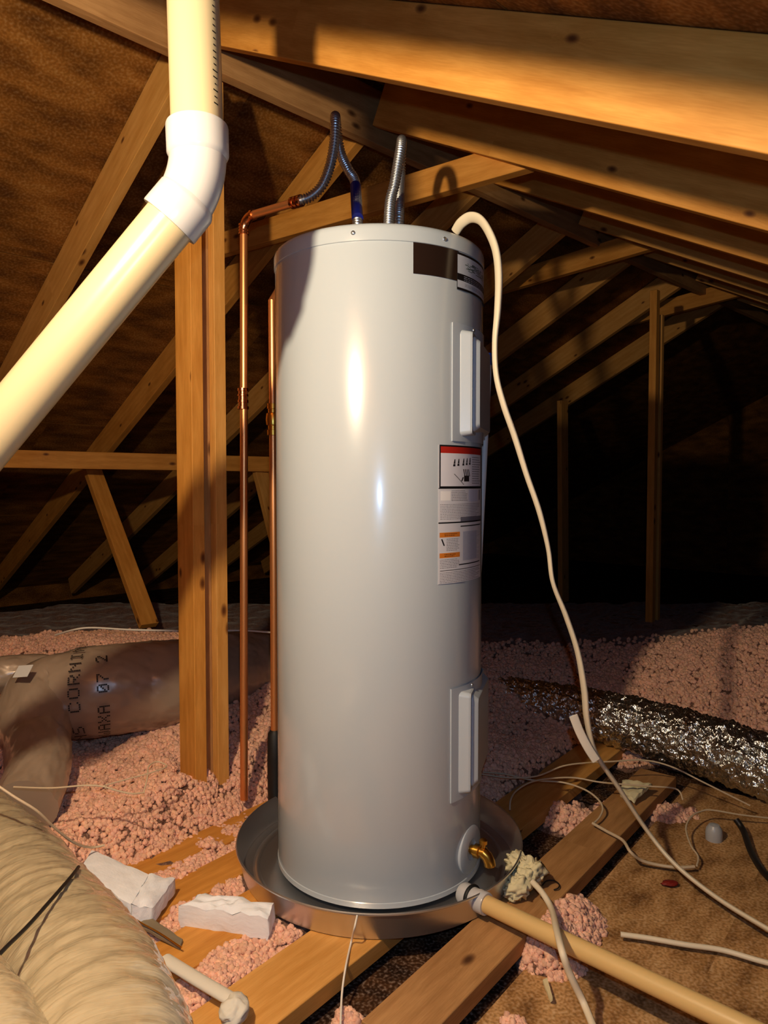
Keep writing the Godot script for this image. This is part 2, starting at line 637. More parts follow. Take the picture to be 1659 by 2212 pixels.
func bed(x: float, f: float) -> float:
	var al := 0.62 * x + 0.785 * f
	var n := 0.785 * x - 0.62 * f
	var lump := noise.get_noise_2d(x * 5.0, f * 5.0)
	var fine := noise.get_noise_2d(x * 22.0 + 40.0, f * 22.0)
	# boards' zone at the left is filled to the boards, the zone right of the pan is swept out
	var left := smoothstep(-1.02, -1.08, n)
	var h := lerpf(-0.105, -0.012, left)
	# the pile round the post
	var pile := smoothstep(-1.575, -1.72, n) * smoothstep(-0.98, -0.72, x)
	h += pile * (0.115 + 0.03 * lump)
	# dark hollow and mound at the far left
	h += hill(x, f, -1.20, 2.14, 0.24, 0.22, 0.22)
	# towards the far end it lies deep
	var far := smoothstep(2.35, 3.2, f + 0.1 * absf(x - 0.6))
	h = lerpf(h, maxf(h, 0.20), far)
	h += hill(x, f, -1.25, 3.05, 0.7, 0.28, 0.10)
	h += hill(x, f, -0.55, 2.95, 0.5, 0.22, 0.06)
	h += hill(x, f, 1.75, 3.0, 0.45, 0.45, 0.13)
	# pink bits right of the pan
	h += hill(x, f, 0.36, 1.52, 0.09, 0.13, 0.075) + hill(x, f, 0.24, 1.30, 0.07, 0.06, 0.06) + hill(x, f, 0.62, 1.98, 0.10, 0.14, 0.06) + hill(x, f, 0.80, 2.15, 0.2, 0.12, 0.07)
	h += hill(x, f, -0.07, 1.30, 0.07, 0.05, 0.065) + hill(x, f, 0.50, 2.10, 0.07, 0.06, 0.075) + hill(x, f, 0.38, 1.85, 0.1, 0.05, 0.05)
	h += hill(x, f, 0.35, 2.35, 0.3, 0.18, 0.085)
	h += hill(x, f, 0.44, 1.66, 0.09, 0.13, 0.075) + hill(x, f, 0.33, 1.47, 0.06, 0.06, 0.05)
	h += lump * 0.022 + fine * 0.008
	# it thins out towards the eaves and the far gable
	var t := (x - APEX.x) * ACROSS.x + (-f - APEX.z) * ACROSS.z
	h = lerpf(h, -0.25, maxf(smoothstep(4.5, 5.1, f), smoothstep(2.7, 3.1, t)))
	var px := x - HX
	var pf := f + HZ
	return minf(h, lerpf(-0.008, 0.3, smoothstep(0.362, 0.42, sqrt(px * px + pf * pf))))


func build_insulation() -> void:
	var root := Node3D.new()
	root.name = "loose_fill_insulation"
	add_child(root)
	tag(root, "pink loose-fill insulation heaped over the attic floor", "insulation", "", "stuff")
	var mb := MB.new()
	var x0 := -3.6
	var f0 := 0.3
	var step := 0.035
	var nx := 246
	var nf := 190
	for j in nf:
		for i in nx:
			var x := x0 + i * step
			var f := f0 + j * step
			var e := 0.012
			var nn := Vector3((bed(x - e, f) - bed(x + e, f)) / (2 * e), 1.0, -(bed(x, f - e) - bed(x, f + e)) / (2 * e))
			mb.vert(Vector3(x, bed(x, f), -f), nn, Vector2(x, f))
	for j in nf - 1:
		for i in nx - 1:
			var a := j * nx + i
			if (mb.v[a] - APEX).dot(ACROSS) > 3.85:
				continue
			if maxf(maxf(mb.v[a].y, mb.v[a + 1].y), maxf(mb.v[a + nx].y, mb.v[a + nx + 1].y)) > FLOOR_Y - 0.01:
				mb.quad(a, a + 1, a + nx + 1, a + nx)
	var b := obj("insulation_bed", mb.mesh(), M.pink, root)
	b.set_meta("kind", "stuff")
	for variant in 3:
		var t := MB.new()
		blob(t, Vector3.ZERO, Vector3(1, 0.8, 0.9), 10, 7, 0.34, 2.1, 100 + variant)
		var spots := []
		var count := 36000
		var tries := 0
		while spots.size() < count and tries < 300000:
			tries += 1
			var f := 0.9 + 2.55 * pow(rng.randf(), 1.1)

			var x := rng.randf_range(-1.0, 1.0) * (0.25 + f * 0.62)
			if rng.randf() < smoothstep(2.75, 3.45, f + 0.12 * noise.get_noise_2d(x * 3.0, f * 3.0)):  # bright tufts thin out far off, so the bed painted dim shows there
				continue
			var y := bed(x, f)
			if y < FLOOR_Y + 0.006:
				continue
			if Vector2(x - HX, f + HZ).length() < 0.349:
				continue
			if on_board(x, f) and (y < 0.004 or rng.randf() < 0.3):
				continue
			var s := rng.randf_range(0.0042, 0.0088) * (1.0 + 0.22 * maxf(0.0, f - 2.0))
			spots.append([Vector3(x, y + s * rng.randf_range(-0.1, 0.9), -f), s])
		var mm := MultiMesh.new()
		mm.transform_format = MultiMesh.TRANSFORM_3D
		mm.use_colors = true
		mm.mesh = t.mesh()
		mm.instance_count = spots.size()
		for k in spots.size():
			var bs := Basis(Quaternion.from_euler(Vector3(rng.randf() * TAU, rng.randf() * TAU, rng.randf() * TAU))).scaled(Vector3.ONE * spots[k][1])
			mm.set_instance_transform(k, Transform3D(bs, spots[k][0]))
			var g := rng.randf_range(0.72, 1.0)
			mm.set_instance_color(k, Color(g, g * rng.randf_range(0.93, 1.0), g * rng.randf_range(0.9, 1.0)))
		var o := MultiMeshInstance3D.new()
		o.name = numbered("insulation_tufts", root)
		o.multimesh = mm
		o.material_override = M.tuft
		o.set_meta("kind", "stuff")
		root.add_child(o, true)


func on_board(x: float, f: float) -> bool:
	var al := 0.62 * x + 0.785 * f
	var n := 0.785 * x - 0.62 * f
	if absf(n + 0.745) < 0.06 and al < 2.4:
		return true
	if absf(n + 0.985) < 0.072 and al < 2.6:
		return true
	return (absf(n + 1.215) < 0.055 and al > 0.84) or (absf(n + 1.395) < 0.05 and al < 1.35) or (absf(n + 1.545) < 0.04 and al < 1.16)


# a lumpy closed ball
func blob(mb: MB, at: Vector3, size: Vector3, seg: int, rings: int, rough: float, freq: float, sd: int) -> void:
	var f := nz(sd, 1.0, 2)
	var rows := []
	var ins := []
	for r in rings + 1:
		var th := PI * r / rings
		var row := []
		for c in seg:
			var ph := TAU * c / seg
			var d := Vector3(sin(th) * cos(ph), cos(th), sin(th) * sin(ph))
			var k := 1.0 + rough * f.get_noise_3d(d.x * freq, d.y * freq, d.z * freq) * 1.6
			row.append(at + d * size * k)
		rows.append(row)
		ins.append(at)
	mb.grid(rows, true, ins)


# ---------------------------------------------------------------- water heater
const HX := -0.012
const HZ := -1.81
const HR := 0.255


func on_heater(deg: float, r: float, y: float) -> Vector3:   # local to the heater; 0 faces the camera, positive to the right
	var a := deg_to_rad(deg)
	return Vector3(sin(a) * r, y, cos(a) * r)


func patch(d0: float, d1: float, y0: float, y1: float, r: float, thick := 0.0012, slant := 0.0) -> ArrayMesh:
	var mb := MB.new()
	var k := 16
	for i in k + 1:
		var t := float(i) / k
		var d := lerpf(d0, d1, t)
		var nn := on_heater(d, 1.0, 0.0)
		mb.vert(on_heater(d, r + thick, y0 + slant * t), nn, Vector2(t, 1))
		mb.vert(on_heater(d, r + thick, y1 + slant * t), nn, Vector2(t, 0))
	for i in k:
		mb.quad(i * 2, i * 2 + 2, i * 2 + 3, i * 2 + 1)
	# rim
	for e in [[0, 1, -1.0], [k * 2, k * 2 + 1, 1.0]]:
		var p: Vector3 = mb.v[e[0]]
		var q: Vector3 = mb.v[e[1]]
		var inn := Vector3(p.x, 0, p.z).normalized() * thick
		var sn: Vector3 = Vector3(p.z, 0, -p.x).normalized() * e[2]
		var a := mb.vert(p, sn)
		var b := mb.vert(q, sn)
		var c := mb.vert(q - inn, sn)
		var d := mb.vert(p - inn, sn)
		mb.quad(a, b, c, d)
	return mb.mesh()


func text_lines(im: Image, x0: int, x1: int, y0: int, y1: int, pitch: int, ink: Color, r: RandomNumberGenerator) -> void:
	var y := y0
	while y + 1 < y1:
		var x := x0
		var stop := x1 - r.randi_range(0, (x1 - x0) / 4)
		while x < stop:
			var w := r.randi_range(3, 11)
			im.fill_rect(Rect2i(x, y, mini(w, stop - x), maxi(1, pitch / 3)), ink)
			x += w + 2
		y += pitch


func warning_image() -> Image:
	var w := 320
	var h := 512
	var im := Image.create(w, h, false, Image.FORMAT_RGB8)
	var paper := Color(0.86, 0.86, 0.89)
	var ink := Color(0.08, 0.08, 0.10)
	var grey := Color(0.42, 0.42, 0.46)
	var r := RandomNumberGenerator.new()
	r.seed = 5
	im.fill(paper)
	# top card: black frame, red band, marks and a hand
	im.fill_rect(Rect2i(4, 0, w - 4, 158), ink)
	im.fill_rect(Rect2i(10, 6, w - 18, 146), Color(0.90, 0.90, 0.93))
	im.fill_rect(Rect2i(10, 6, w - 18, 24), Color(0.72, 0.16, 0.12))
	for k in 5:
		var bx := 74 + k * 24 + (8 if k > 1 else 0)
		for y in 26:
			im.fill_rect(Rect2i(bx + (25 - y) / 3, 52 + y - k * 2, 5 + y / 3, 1), ink if (y < 15 or y > 18) else Color(0.5, 0.5, 0.52))
	im.fill_rect(Rect2i(142, 112, 38, 22), Color(0.16, 0.14, 0.15))
	for k in 4:
		for y in 26:
			im.fill_rect(Rect2i(144 + k * 10 - (25 - y) / 3 + k * 2, 88 + y, 6, 1), Color(0.16, 0.14, 0.15))
	for k in 30:
		im.fill_rect(Rect2i(80 + k * 2, 106 + k * 4 / 3, 3, 2), ink)
		im.fill_rect(Rect2i(132 - k / 3, 118 + k / 2, 8, 1), Color(0.16, 0.14, 0.15))
	text_lines(im, 206, 306, 40, 146, 9, grey, r)
	# middle card
	im.fill_rect(Rect2i(0, 158, w, 3), ink)
	im.fill_rect(Rect2i(10, 170, 50, 34), Color(0.95, 0.95, 0.95))
	text_lines(im, 66, 170, 168, 208, 6, grey, r)
	im.fill_rect(Rect2i(176, 166, 90, 44), Color(0.80, 0.82, 0.90))
	im.fill_rect(Rect2i(284, 166, 14, 40), grey)
	text_lines(im, 8, 306, 218, 276, 6, Color(0.5, 0.5, 0.54), r)
	im.fill_rect(Rect2i(120, 268, 200, 16), Color(0.45, 0.45, 0.50))
	im.fill_rect(Rect2i(0, 284, w, 5), ink)
	# bottom card
	im.fill_rect(Rect2i(120, 300, 190, 4), ink)
	for y in [322, 398]:
		im.fill_rect(Rect2i(6, y, 110, 18), Color(0.86, 0.50, 0.18))
		text_lines(im, 30, 100, y + 5, y + 14, 6, ink, r)
	for k in 12:
		im.fill_rect(Rect2i(14 + k, 346 + k * 2, 6, 3), ink)
	text_lines(im, 40, 116, 346, 392, 6, grey, r)
	text_lines(im, 8, 116, 422, 458, 6, grey, r)
	im.fill_rect(Rect2i(136, 322, 120, 110), Color(0.74, 0.76, 0.83))
	text_lines(im, 140, 300, 326, 434, 5, Color(0.5, 0.5, 0.56), r)
	im.fill_rect(Rect2i(110, 444, 190, 4), ink)
	im.fill_rect(Rect2i(8, 462, 300, 2), ink)
	text_lines(im, 8, 306, 470, 508, 6, grey, r)
	return im


func guide_image() -> Image:
	var im := Image.create(160, 192, false, Image.FORMAT_RGB8)
	var ink := Color(0.08, 0.08, 0.10)
	var r := RandomNumberGenerator.new()
	r.seed = 8
	im.fill(Color(0.78, 0.80, 0.85))
	im.fill_rect(Rect2i(0, 0, 160, 12), ink)
	for k in 60:
		im.fill_rect(Rect2i(r.randi_range(24, 110), r.randi_range(36, 78), r.randi_range(4, 18), 4), Color(0.35, 0.42, 0.42))
	im.fill_rect(Rect2i(0, 108, 160, 34), ink)
	text_lines(im, 20, 150, 116, 136, 9, Color(0.72, 0.74, 0.80), r)
	text_lines(im, 24, 150, 156, 168, 8, Color(0.4, 0.4, 0.45), r)
	im.fill_rect(Rect2i(0, 180, 160, 12), ink)
	return im


func build_heater() -> void:
	var t := thing("water_heater", "tall grey enamelled electric water heater standing in the round drain pan", "water heater", Vector3(HX, 0.0, HZ))
	var I := Transform3D.IDENTITY
	var body := MB.new()
	body.lathe(I, [Vector2(0.0, 0.012), Vector2(0.249, 0.012), Vector2(0.253, 0.016), Vector2(HR, 0.022), Vector2(HR, 0.75), Vector2(HR, 1.472), Vector2(0.2535, 1.476), Vector2(0.0, 1.478)], 128)
	obj("body", body.mesh(), M.enamel, t)
	var ring := MB.new()
	ring.lathe(I, [Vector2(0.2545, 0.014), Vector2(0.2563, 0.015), Vector2(0.2564, 0.026), Vector2(0.2545, 0.028)], 128)
	obj("base_ring", ring.mesh(), M.enamel, t)
	var cap := MB.new()
	cap.lathe(I, [Vector2(0.2552, 1.466), Vector2(0.2574, 1.467), Vector2(0.2578, 1.490), Vector2(0.2560, 1.498), Vector2(0.2515, 1.5035), Vector2(0.244, 1.506), Vector2(0.232, 1.504), Vector2(0.10, 1.508), Vector2(0.0, 1.509)], 128)
	obj("top_cover", cap.mesh(), M.enamel, t)
	for d in [-12.0, 34.0, 96.0, 190.0]:
		var s := MB.new()
		var n := on_heater(d, 1.0, 0.0)
		s.lathe(Transform3D(Basis(n.cross(Vector3.UP).normalized(), n, Vector3.UP), on_heater(d, 0.2572, 1.483)), [Vector2(0.005, 0.0), Vector2(0.0048, 0.002), Vector2(0.003, 0.0036), Vector2(0.0, 0.004)], 10)
		obj("screw", s.mesh(), M.steel, t)
	# plates and stickers
	obj("name_plate", patch(17.0, 44.0, 1.400, 1.466, HR), M.brown_gloss, t)
	var guide := textured(tex(guide_image()), 0.35)
	obj("rating_sticker", patch(43.0, 84.0, 1.382, 1.464, HR, 0.002), guide, t)
	var warn := textured(tex(warning_image()), 0.4)
	obj("warning_sticker", patch(31.0, 72.0, 0.727, 1.036, HR), warn, t)
	# access panels
	for y0 in [0.225, 1.045]:
		var y1: float = y0 + 0.262
		var pc: float = 75.0
		var ap := obj("access_panel", patch(pc - 35.5, pc + 35.5, y0, y1, HR, 0.003), M.enamel_panel, t)
		ap.set_meta("label", "lower access panel" if y0 < 0.5 else "upper access panel")
		var out := on_heater(pc, 1.0, 0.0)
		var across := on_heater(pc + 90.0, 1.0, 0.0)
		var bs := Basis(across, Vector3.UP, out)
		var low := MB.new()
		frustum(low, Transform3D(bs, on_heater(pc, 0.216, (y0 + y1) * 0.5)), Vector2(0.258, 0.240), Vector2(0.250, 0.232), 0.034)
		obj("panel_step", low.mesh(), M.enamel_panel, ap)
		var hi := MB.new()
		frustum(hi, Transform3D(bs, on_heater(pc, 0.249, (y0 + y1) * 0.5)), Vector2(0.216, 0.214), Vector2(0.200, 0.198), 0.015)
		obj("panel_face", hi.mesh(), M.enamel_panel, ap)
		var s := MB.new()
		var sn: Vector3 = on_heater(pc - 4.0, 1.0, 0.0)
		s.lathe(Transform3D(Basis(sn.cross(Vector3.UP).normalized(), sn, Vector3.UP), on_heater(pc - 18.0, 0.258, y1 - 0.006)), [Vector2(0.0045, 0.0), Vector2(0.0042, 0.002), Vector2(0.002, 0.0036), Vector2(0.0, 0.004)], 10)
		obj("panel_screw", s.mesh(), M.steel, ap)
	# drain valve
	var dc := 58.0
	var dn := on_heater(dc, 1.0, 0.0)
	var dx := Basis(on_heater(dc + 90.0, 1.0, 0.0), dn, Vector3.UP)
	var esc := MB.new()
	esc.lathe(Transform3D(dx, on_heater(dc, 0.246, 0.087)), [Vector2(0.055, 0.0), Vector2(0.055, 0.009), Vector2(0.053, 0.0105), Vector2(0.024, 0.0125), Vector2(0.022, 0.006), Vector2(0.0, 0.005)], 40)
	obj("valve_collar", esc.mesh(), M.enamel_panel, t)
	var dv := MB.new()
	var o := on_heater(dc, 0.252, 0.087)
	dv.lathe(Transform3D(dx, o), [Vector2(0.011, 0.0), Vector2(0.011, 0.012), Vector2(0.016, 0.013), Vector2(0.016, 0.026), Vector2(0.012, 0.028), Vector2(0.012, 0.040), Vector2(0.0145, 0.041)], 6)
	dv.tube([o + dn * 0.036, o + dn * 0.046 + V(0, -0.006, 0), o + dn * 0.052 + V(0, -0.018, 0), o + dn * 0.053 + V(0, -0.026, 0)], 0.0135, 12)
	var dvo := obj("drain_valve", dv.mesh(), M.brass, t)
	var hv := MB.new()
	hv.lathe(Transform3D(Basis.IDENTITY, o + dn * 0.036 + V(0, 0.008, 0)), [Vector2(0.0, 0.0), Vector2(0.005, 0.0), Vector2(0.005, 0.012), Vector2(0.0095, 0.014), Vector2(0.0095, 0.022), Vector2(0.006, 0.025), Vector2(0.0, 0.025)], 12)
	obj("valve_handle", hv.mesh(), M.brass, dvo)
	# nipples on top
	for p in NIPPLES:
		var nb := MB.new()
		nb.lathe(Transform3D(Basis.IDENTITY, Vector3(p.x - HX, 1.503, p.z - HZ)), [Vector2(0.020, 0.0), Vector2(0.018, 0.006), Vector2(0.0135, 0.007), Vector2(0.0135, 0.03), Vector2(0.0, 0.03)], 16)
		obj("nipple", nb.mesh(), M.steel, t)


const NIPPLES := [Vector3(-0.066, 0, -1.83), Vector3(0.038, 0, -1.85)]


func frustum(mb: MB, xf: Transform3D, a: Vector2, b: Vector2, h: float) -> void:   # a rounded-edge tray standing on its xy plane
	var rows := []
	var ins := []
	for st in [[a, 0.0, 0.012], [a, h * 0.25, 0.012], [b, h * 0.88, 0.011], [b - Vector2(0.004, 0.004), h, 0.009]]:
		var row := []
		var s: Vector2 = st[0] * 0.5
		var cr: float = st[2]
		for q in 4:
			var sx: float = [1, -1, -1, 1][q]
			var sy: float = [1, 1, -1, -1][q]
			for k in 5:
				var an := (q + k / 4.0) * PI / 2
				row.append(xf * Vector3(sx * (s.x - cr) + cos(an) * cr, sy * (s.y - cr) + sin(an) * cr, st[1]))
		rows.append(row)
		ins.append(xf * Vector3(0, 0, st[1] - 0.03))
	for r in rows.size() - 1:
		mb.grid([rows[r], rows[r + 1]], true, [ins[r], ins[r + 1]])
	mb.cap(rows[-1], xf.basis.z)


func build_pan() -> void:
	var t := thing("drain_pan", "round shiny aluminium drain pan under the water heater", "drain pan", Vector3(HX, 0.0, HZ))
	var p := MB.new()
	p.lathe(Transform3D.IDENTITY, [Vector2(0.0, 0.0006), Vector2(0.337, 0.0006), Vector2(0.341, 0.003), Vector2(0.354, 0.0635), Vector2(0.3565, 0.066), Vector2(0.359, 0.0645), Vector2(0.3595, 0.062)], 128)
	p.lathe(Transform3D.IDENTITY, [Vector2(0.3595, 0.062), Vector2(0.3575, 0.060), Vector2(0.3555, 0.061), Vector2(0.3425, 0.0028), Vector2(0.338, 0.0), Vector2(0.0, 0.0)], 128)
	obj("pan", p.mesh(), M.alu, t)
	var b := MB.new()
	b.lathe(Transform3D.IDENTITY, [Vector2(0.318, 0.001), Vector2(0.312, 0.004), Vector2(0.306, 0.004), Vector2(0.300, 0.001)], 128)
	obj("bead", b.mesh(), M.alu, t)
	# tan drain pipe with its white adapter
	var a := V(0.181,0.041,-1.566)
	var e := V(0.603,0.066,-1.126)
	var d := (e - a).normalized()
	var pipe := thing("pan_drain_pipe", "tan plastic drain pipe leading from the pan to the bottom right corner", "drain pipe", a)
	var up := Vector3.UP
	var bs := Basis(d.cross(up).normalized(), d, d.cross(up).normalized().cross(d))
	var m := MB.new()
	m.lathe(Transform3D(bs, d * 0.05), [Vector2(0.0, 0.0), Vector2(0.0185, 0.0), Vector2(0.0185, a.distance_to(e)), Vector2(0.014, a.distance_to(e)), Vector2(0.014, a.distance_to(e) - 0.05), Vector2(0.0, a.distance_to(e) - 0.05)], 32)
	obj("pipe", m.mesh(), M.cpvc, pipe)
	m = MB.new()
	m.lathe(Transform3D(bs, d * 0.0), [Vector2(0.0, -0.014), Vector2(0.020, -0.012), Vector2(0.024, -0.004), Vector2(0.024, 0.014), Vector2(0.0, 0.014)], 32)
	obj("adapter_nut", m.mesh(), M.pvc_fitting, pipe)
	m = MB.new()
	m.lathe(Transform3D(bs, d * 0.014), [Vector2(0.0, 0.0), Vector2(0.0265, 0.0), Vector2(0.0275, 0.002), Vector2(0.0275, 0.005), Vector2(0.0265, 0.007), Vector2(0.0, 0.007)], 32)
	obj("gasket", m.mesh(), M.rubber, pipe)
	m = MB.new()
	m.lathe(Transform3D(bs, d * 0.021), [Vector2(0.0, 0.0), Vector2(0.0225, 0.0), Vector2(0.0225, 0.014), Vector2(0.0238, 0.015), Vector2(0.0238, 0.036), Vector2(0.0228, 0.038), Vector2(0.017, 0.038)], 32)
	obj("adapter_hub", m.mesh(), M.pvc_fitting, pipe)


# ---------------------------------------------------------------- white vent pipe
func build_vent_pipe() -> void:
	var e := V(-0.320,1.465,-1.271)
	var top := V(-0.335,1.835,-1.286)
	top.y = 1.99
	var low := V(-0.887,0.791,-1.265)
	var t := thing("vent_pipe", "large cream white plastic vent pipe with an elbow, slanting down at the left", "pipe", e)
	var du := (top - e).normalized()
	var dd := (low - e).normalized()
	var R := 0.0445
	var m := MB.new()
	m.tube([du * 0.09, (top - e)], R, 48)
	obj("pipe", m.mesh(), M.pvc, t)
	m = MB.new()
	m.tube([dd * 0.06, (low - e)], R, 48)
	obj("pipe", m.mesh(), M.pvc, t)
	# elbow: hub, bend, hub
	m = MB.new()
	var bend := []
	for k in 17:
		var u := k / 16.0
		bend.append((du * 0.062).lerp(Vector3.ZERO, u).lerp(Vector3.ZERO.lerp(dd * 0.058, u), u))
	m.tube(bend, 0.0485, 48, 1.0, false)
	var el := obj("elbow", m.mesh(), M.pvc_fitting, t)
	for d in [du, dd]:
		var z: float = 0.052 if d == du else 0.031
		var q: float = z + 0.050
		m = MB.new()
		var x: Vector3 = d.cross(Vector3.BACK).normalized()
		m.lathe(Transform3D(Basis(x, d, x.cross(d)), Vector3.ZERO), [Vector2(0.0470, z - 0.008), Vector2(0.0508, z - 0.002), Vector2(0.0526, z + 0.002), Vector2(0.0532, q - 0.003), Vector2(0.0524, q), Vector2(0.0440, q + 0.0003)], 48)
		obj("hub", m.mesh(), M.pvc_fitting, el)
	# faint printed marks down the side of the upright
	var marks := MB.new()
	var sd := Vector3(0.86, 0, 0.5).normalized()
	for k in 30:
		var c: Vector3 = du * (0.13 + k * 0.011) + sd * (R + 0.0004)
		var hw := rng.randf_range(0.002, 0.006)
		var tv := sd.cross(Vector3.UP)
		var ids := []
		for q in [[-hw, -0.0016], [hw, -0.0010], [hw, 0.0014], [-hw, 0.0008]]:
			ids.append(marks.vert(c + tv * q[0] + du * q[1], sd))
		marks.quad(ids[0], ids[1], ids[2], ids[3])
	obj("printed_marks", marks.mesh(), M.print, t)


# ---------------------------------------------------------------- copper and hoses
func ribbed(pts: Array, r: float, amp: float, pitch: float, seg := 16) -> ArrayMesh:
	var fine := resample(smooth(pts, 12), pitch / 6.0)
	var rad := []
	for i in fine.size():
		rad.append(r + amp * cos(TAU * i / 6.0))
	var mb := MB.new()
	mb.tube(fine, rad, seg)
	return mb.mesh()


func ring_stack(mb: MB, a: Vector3, d: Vector3, prof: Array, seg := 24) -> void:
	var x := d.cross(Vector3.BACK if absf(d.z) < 0.9 else Vector3.UP).normalized()
	mb.lathe(Transform3D(Basis(x, d, x.cross(d)), a), prof, seg)


func build_copper() -> void:
	var r := 0.0111
	# first riser, elbow and run to the hose
	var foot := V(-0.406,0.120,-2.009)
	var top := V(-0.392,1.694,-2.051)
	foot.x = top.x - 0.012
	foot.z = top.z
	foot.y = 0.04
	var run_end := V(-0.228,1.683,-1.910)
	var t := thing("copper_pipe", "bright copper water pipe right of the wooden post, turning towards the heater top", "pipe", Vector3(foot.x, 0.0, foot.z))
	var o := t.position
	var mb := MB.new()
	mb.tube([foot - o, top - o + V(0, -0.03, 0)], r, 20)
	obj("riser", mb.mesh(), M.copper, t)
	var d := (run_end - top).normalized()
	mb = MB.new()
	mb.tube([top - o + d * 0.03, run_end - o], r, 20)
	obj("run", mb.mesh(), M.copper, t)
	mb = MB.new()
	var up := (top - foot).normalized()
	var bend := []
	for k in 13:
		var u := k / 12.0
		bend.append((top - o - up * 0.045).lerp(top - o, u).lerp((top - o).lerp(top - o + d * 0.045, u), u))
	mb.tube(bend, r + 0.0022, 20)
	for k in 4:
		ring_stack(mb, top - o - up * (0.045 - 0.008 * k), up, [Vector2(r, -0.003), Vector2(r + 0.0036, -0.0025), Vector2(r + 0.0036, 0.0022), Vector2(r, 0.003)])
	ring_stack(mb, top - o + d * 0.04, d, [Vector2(r, -0.005), Vector2(r + 0.0036, -0.0045), Vector2(r + 0.0036, 0.0045), Vector2(r, 0.005)])
	obj("elbow", mb.mesh(), M.solder, t)
	mb = MB.new()
	var cp := V(top.x - o.x - 0.006, 1.19, 0.0)
	ring_stack(mb, cp, Vector3.UP, [Vector2(r, -0.030), Vector2(r + 0.005, -0.0295), Vector2(r + 0.005, -0.022), Vector2(r + 0.002, -0.021), Vector2(r + 0.002, -0.012), Vector2(r + 0.0042, -0.011), Vector2(r + 0.0042, -0.004), Vector2(r + 0.002, -0.003), Vector2(r + 0.002, 0.006), Vector2(r + 0.0042, 0.007), Vector2(r + 0.0042, 0.012), Vector2(r + 0.002, 0.013), Vector2(r + 0.002, 0.02), Vector2(r + 0.0045, 0.021), Vector2(r + 0.0045, 0.029), Vector2(r, 0.03)])
	obj("coupling", mb.mesh(), M.solder, t)
	mb = MB.new()
	for k in 3:
		ring_stack(mb, run_end - o + d * (-0.012 + 0.014 * k), d, [Vector2(r - 0.002, -0.005), Vector2(r + 0.0042, -0.0045), Vector2(r + 0.0042, 0.0035), Vector2(r - 0.002, 0.0045)])
	obj("sweat_fitting", mb.mesh(), M.solder, t)
	# second riser, half hidden by the heater
	var b2 := V(-0.311,0.165,-2.031)
	var t2 := thing("copper_pipe", "dark copper water pipe with a brass valve, half hidden at the heater's left edge", "pipe", Vector3(b2.x, 0.0, b2.z))
	mb = MB.new()
	mb.tube([V(0, 0.05, 0), V(0, 1.46, 0)], r, 20)
	obj("riser", mb.mesh(), M.copper, t2)
	mb = MB.new()
	mb.tube([V(0, 1.455, 0), V(0.02, 1.50, -0.02), V(0.10, 1.53, -0.05), V(0.24, 1.54, -0.03)], r + 0.001, 20)
	obj("bend", mb.mesh(), M.copper, t2)
	mb = MB.new()
	ring_stack(mb, V(0, 1.13, 0), Vector3.UP, [Vector2(r, -0.045), Vector2(0.017, -0.044), Vector2(0.017, -0.030), Vector2(0.014, -0.029), Vector2(0.014, -0.018), Vector2(0.019, -0.016), Vector2(0.021, 0.0), Vector2(0.019, 0.016), Vector2(0.014, 0.018), Vector2(0.014, 0.028), Vector2(0.017, 0.029), Vector2(0.017, 0.043), Vector2(r, 0.044)])
	obj("valve", mb.mesh(), M.brass, t2)
	mb = MB.new()
	mb.lathe(Transform3D(Basis.IDENTITY, Vector3.ZERO), [Vector2(0.0125, 0.04), Vector2(0.021, 0.045), Vector2(0.022, 0.16), Vector2(0.020, 0.24), Vector2(0.0115, 0.25)], 20)
	obj("pipe_sleeve", mb.mesh(), M.rubber, t2)
	# corrugated connectors
	var h1 := thing("flexible_hose", "corrugated steel hose looping from the copper pipe to the heater top, with blue tape", "hose", run_end)
	o = run_end
	var pa := [V(-0.218,1.682,-1.900), V(-0.188,1.692,-1.895), V(-0.159,1.718,-1.891), V(-0.139,1.768,-1.893), V(-0.128,1.826,-1.896), V(-0.126,1.881,-1.908), V(-0.128,1.915,-1.939), V(-0.128,1.912,-1.989), V(-0.118,1.852,-2.007), V(-0.097,1.798,-1.985), V(-0.076,1.746,-1.953)]
	pa.append(NIPPLES[0] + V(0.0, 1.60, 0.0))
	pa.append(NIPPLES[0] + V(0, 1.532, 0))
	for i in pa.size():
		pa[i] -= o
	obj("hose", ribbed(pa, 0.0118, 0.0019, 0.0078), M.steel, h1)
	mb = MB.new()
	mb.tube([pa[10] + (pa[11] - pa[10]) * 0.05, pa[10].lerp(pa[11], 0.55), pa[11] + V(0, 0.012, 0)], 0.0145, 16)
	obj("blue_tape", mb.mesh(), M.blue, h1)
	var q := NIPPLES[1]
	var h2 := thing("flexible_hose", "corrugated steel hose standing in a narrow loop on the heater top, with a blue nut", "hose", q + V(0, 1.532, 0))
	o = h2.position
	var pb := [q + V(-0.028, 1.525, 0.085)]
	pb.append_array([V(0.015,1.644,-1.819), V(0.026,1.694,-1.830), V(0.035,1.750,-1.843), V(0.043,1.802,-1.865), V(0.046,1.838,-1.906), V(0.046,1.840,-1.966), V(0.044,1.774,-1.984)])
	pb.append(q + V(0.0, 1.62, 0.0))
	pb.append(q + V(0, 1.532, 0))
	for i in pb.size():
		pb[i] -= o
	obj("hose", ribbed(pb, 0.0118, 0.0019, 0.0078), M.steel, h2)
	mb = MB.new()
	ring_stack(mb, pb[0] + V(0, -0.008, 0), Vector3.UP, [Vector2(0.0, -0.012), Vector2(0.019, -0.012), Vector2(0.019, 0.006), Vector2(0.014, 0.02), Vector2(0.0, 0.02)], 20)
	obj("blue_nut", mb.mesh(), M.blue, h2)
	# white relief tube at the right edge of the heater
	var ta := V(0.270,1.263,-1.874)
	var tb := V(0.239,0.646,-1.850)
